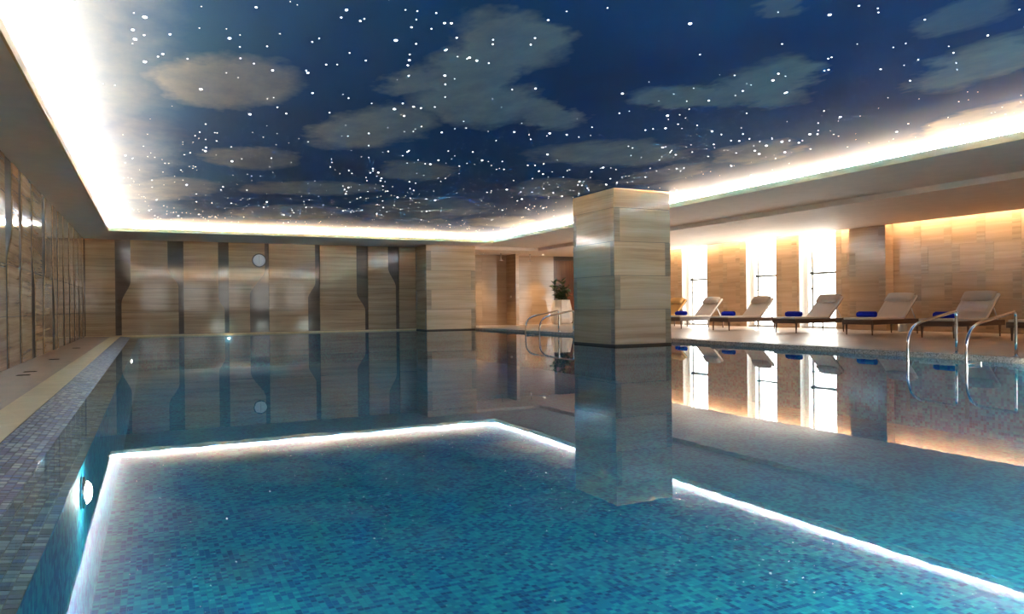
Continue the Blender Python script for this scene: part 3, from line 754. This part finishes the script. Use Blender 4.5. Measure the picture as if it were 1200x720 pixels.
pt = empty('potted_plant', (18.75, 32.75, ZR), label='bushy dark green plant in a tall white faceted pot', cat='plant')
pot = MB().lathe([(0.40, 0.0), (0.52, 0.10), (0.58, 0.30), (0.55, 0.62), (0.42, 1.24), (0.38, 1.24), (0.40, 1.15), (0.1, 1.15)], 8, smooth=False, rot0=0.28).build('pot', 'pot', pt)
MB().lathe([(0.395, 1.13), (0.395, 1.17), (0.05, 1.19)], 16).build('soil', 'soil', pt)
PR = random.Random(11); stm = MB(); lf = MB()
for i in range(9):
    a = 2 * math.pi * i / 9 + PR.uniform(-.3, .3); top = Vector((math.cos(a) * PR.uniform(.2, .52), math.sin(a) * PR.uniform(.2, .52), PR.uniform(1.55, 2.1)))
    if i == 0: top = Vector((0.02, 0, 2.2))
    base = Vector((math.cos(a) * .08, math.sin(a) * .08, 1.15)); mid = (base + top) / 2 + Vector((0, 0, .06))
    pts = [base.lerp(mid, k / 3) for k in range(4)] + [mid.lerp(top, k / 3) for k in range(1, 4)]
    stm.tube(pts, [0.022 - 0.0025 * k for k in range(7)], 6)
    for k in range(26):
        c = pts[PR.randint(1, 6)] + Vector((PR.gauss(0, .06), PR.gauss(0, .06), PR.gauss(0, .05)))
        d = Vector((PR.gauss(0, 1), PR.gauss(0, 1), PR.uniform(-.25, 0.9))).normalized(); s_ = d.cross(Vector((0, 0, 1)));
        if s_.length < 1e-3: continue
        s_.normalize(); nrm = s_.cross(d); ln, wd = PR.uniform(.2, .32), PR.uniform(.055, .085)
        lf.add([c, c + d * ln * .35 + s_ * wd + nrm * .012, c + d * ln * .72 + s_ * wd * .8, c + d * ln - nrm * .02, c + d * ln * .72 - s_ * wd * .8, c + d * ln * .35 - s_ * wd + nrm * .012, c + d * ln * .5 - nrm * .018], [(0, 1, 6), (1, 2, 6), (2, 3, 6), (3, 4, 6), (4, 5, 6), (5, 0, 6)], True)
stm.build('stem', 'stem', pt)
o = lf.build('foliage', 'leaf', pt); o['kind'] = 'stuff'

for x, lab in ((15.45, 'left ceiling-hung chrome shower head in the far alcove'), (17.05, 'right ceiling-hung chrome shower head in the far alcove')):
    s = empty('ceiling_shower', (x, 32.9, HL), label=lab, cat='shower', group='ceiling shower heads in the alcove')
    MB().lathe([(0.06, 0.0), (0.06, -0.012), (0.02, -0.02)], 16).build('flange', 'chrome', s)
    MB().tube([(0, 0, -0.01), (0, 0, -0.32)], 0.016, 10).build('pipe', 'chrome', s)
    MB().lathe([(0.02, -0.31), (0.04, -0.33), (0.15, -0.345), (0.15, -0.36), (0.02, -0.36)], 24).build('rose', 'chrome', s)
v = empty('shower_valve', (16.248, 33.4, 1.52), label='small chrome shower valve on the alcove partition wall', cat='valve')
MB().lathe([(0.07, 0.0), (0.07, -0.015), (0.03, -0.02), (0.03, -0.07), (0.0, -0.07)], 16, axis='x').build('plate', 'chrome', v)
MB().tube([(-0.06, 0, 0), (-0.065, 0, -0.12)], 0.012, 8).build('lever', 'chrome', v)

bn = empty('waste_bin', (21.75, 15.95, ZR), label='small brushed steel cylinder bin by the wall behind a lounger', cat='bin')
MB().lathe([(0.13, 0.0), (0.135, 0.02), (0.135, 0.36), (0.12, 0.36), (0.12, 0.1), (0.02, 0.1)], 24).build('body', 'steel', bn)
MB().lathe([(0.138, 0.33), (0.142, 0.345), (0.138, 0.365), (0.118, 0.365)], 24).build('rim', 'chrome', bn)

for y, lab in ((13.9, 'floor drain cover by the left wall, nearest of the four'), (14.63, 'floor drain cover by the left wall, second nearest'), (18.04, 'floor drain cover by the left wall, third from the front'), (23.1, 'floor drain cover by the left wall, furthest one')):
    d = empty('floor_drain', (-1.82, y, ZL), label=lab, cat='drain', group='floor drain covers')
    B(-0.095, 0.095, -0.075, 0.075, -0.002, 0.003).build('plate', 'drain', d)
    for i in range(5): B(-0.08, 0.08, -0.056 + i * 0.026, -0.048 + i * 0.026, 0.003, 0.006).build('bar', 'drain', d)

# underwater lamps
def uw_lamp(loc, rz, label, pw=UWP, sc=1.0, spot=False):
    t = empty('underwater_lamp', loc, rz, label=label, cat='lamp', group='round underwater pool lamps')
    MB().lathe([(0.11, 0.0), (0.11, 0.02), (0.085, 0.035), (0.08, 0.03)], 24, axis='x').build('bezel', 'chrome', t)
    MB().lathe([(0.08, 0.012), (0.076, 0.040), (0.055, 0.060), (0.02, 0.068)], 24, axis='x').build('lens', 'lamp_lens', t)
    ld = bpy.data.lights.new('underwater_lamp_light', 'SPOT' if spot else 'POINT'); ld.energy = pw; ld.color = (1.0, 0.93, 0.80); ld.shadow_soft_size = 0.07;
    lo = bpy.data.objects.new('underwater_lamp_light', ld); C.objects.link(lo); lo.parent = t; lo.location = (0.13, 0, 0)
    if spot: ld.spot_size = math.radians(130); ld.spot_blend = 0.8; lo.rotation_euler = (0, -math.radians(62), 0)
    t.scale = (sc,) * 3
uw_lamp((PX0, 5.95, -0.22), 0, 'bright underwater lamp near the left mosaic edge, nearest the viewer')
uw_lamp((PX0, 19.6, -0.16), 0, 'small bright underwater lamp far along the left pool wall', 0.15, 0.6)
uw_lamp((2.85, YW, -0.16), -math.pi / 2, 'small bright underwater lamp below the back wall panels', 0.5, 0.5)
uw_lamp((PX1 , 7.2, -0.16), math.pi, 'underwater lamp on the right pool wall near the handrails', 0.4)
for x, nm in ((4.8, 'leftmost'), (8.2, 'middle one'), (11.6, 'rightmost')):  # added fill lamps, out of view, to brighten the near pool
    uw_lamp((x, PY0, -0.45), math.pi / 2, 'added unseen underwater fill lamp on the near pool end wall, %s of three' % nm, 58.0, 1.0, True)

# recessed downlights over the alcove and the far deck
def downlight(x, y, z, pw, label):
    t = empty('downlight', (x, y, z), label=label, cat='downlight', group='recessed alcove downlights')
    MB().lathe([(0.06, 0.0), (0.06, -0.006), (0.045, -0.006), (0.045, 0.0)], 20).build('ring', 'white_paint', t)
    MB().lathe([(0.044, -0.001), (0.03, -0.003)], 20).build('lens', 'lamp_lens', t)
    ld = bpy.data.lights.new('downlight_beam', 'SPOT'); ld.energy = pw; ld.color = (1.0, 0.72, 0.44); ld.spot_size = math.radians(75); ld.spot_blend = 0.7; ld.shadow_soft_size = 0.04
    lo = bpy.data.objects.new('downlight_beam', ld); C.objects.link(lo); lo.parent = t; lo.location = (0, 0, -0.02)
downlight(17.9, 33.1, HL, 26, 'recessed downlight over the potted plant alcove wall')
downlight(14.6, 33.1, HL, 18, 'recessed downlight in the alcove left of the shower partition')
downlight(20.1, 33.0, HL, 18, 'recessed downlight in front of the dark alcove door')
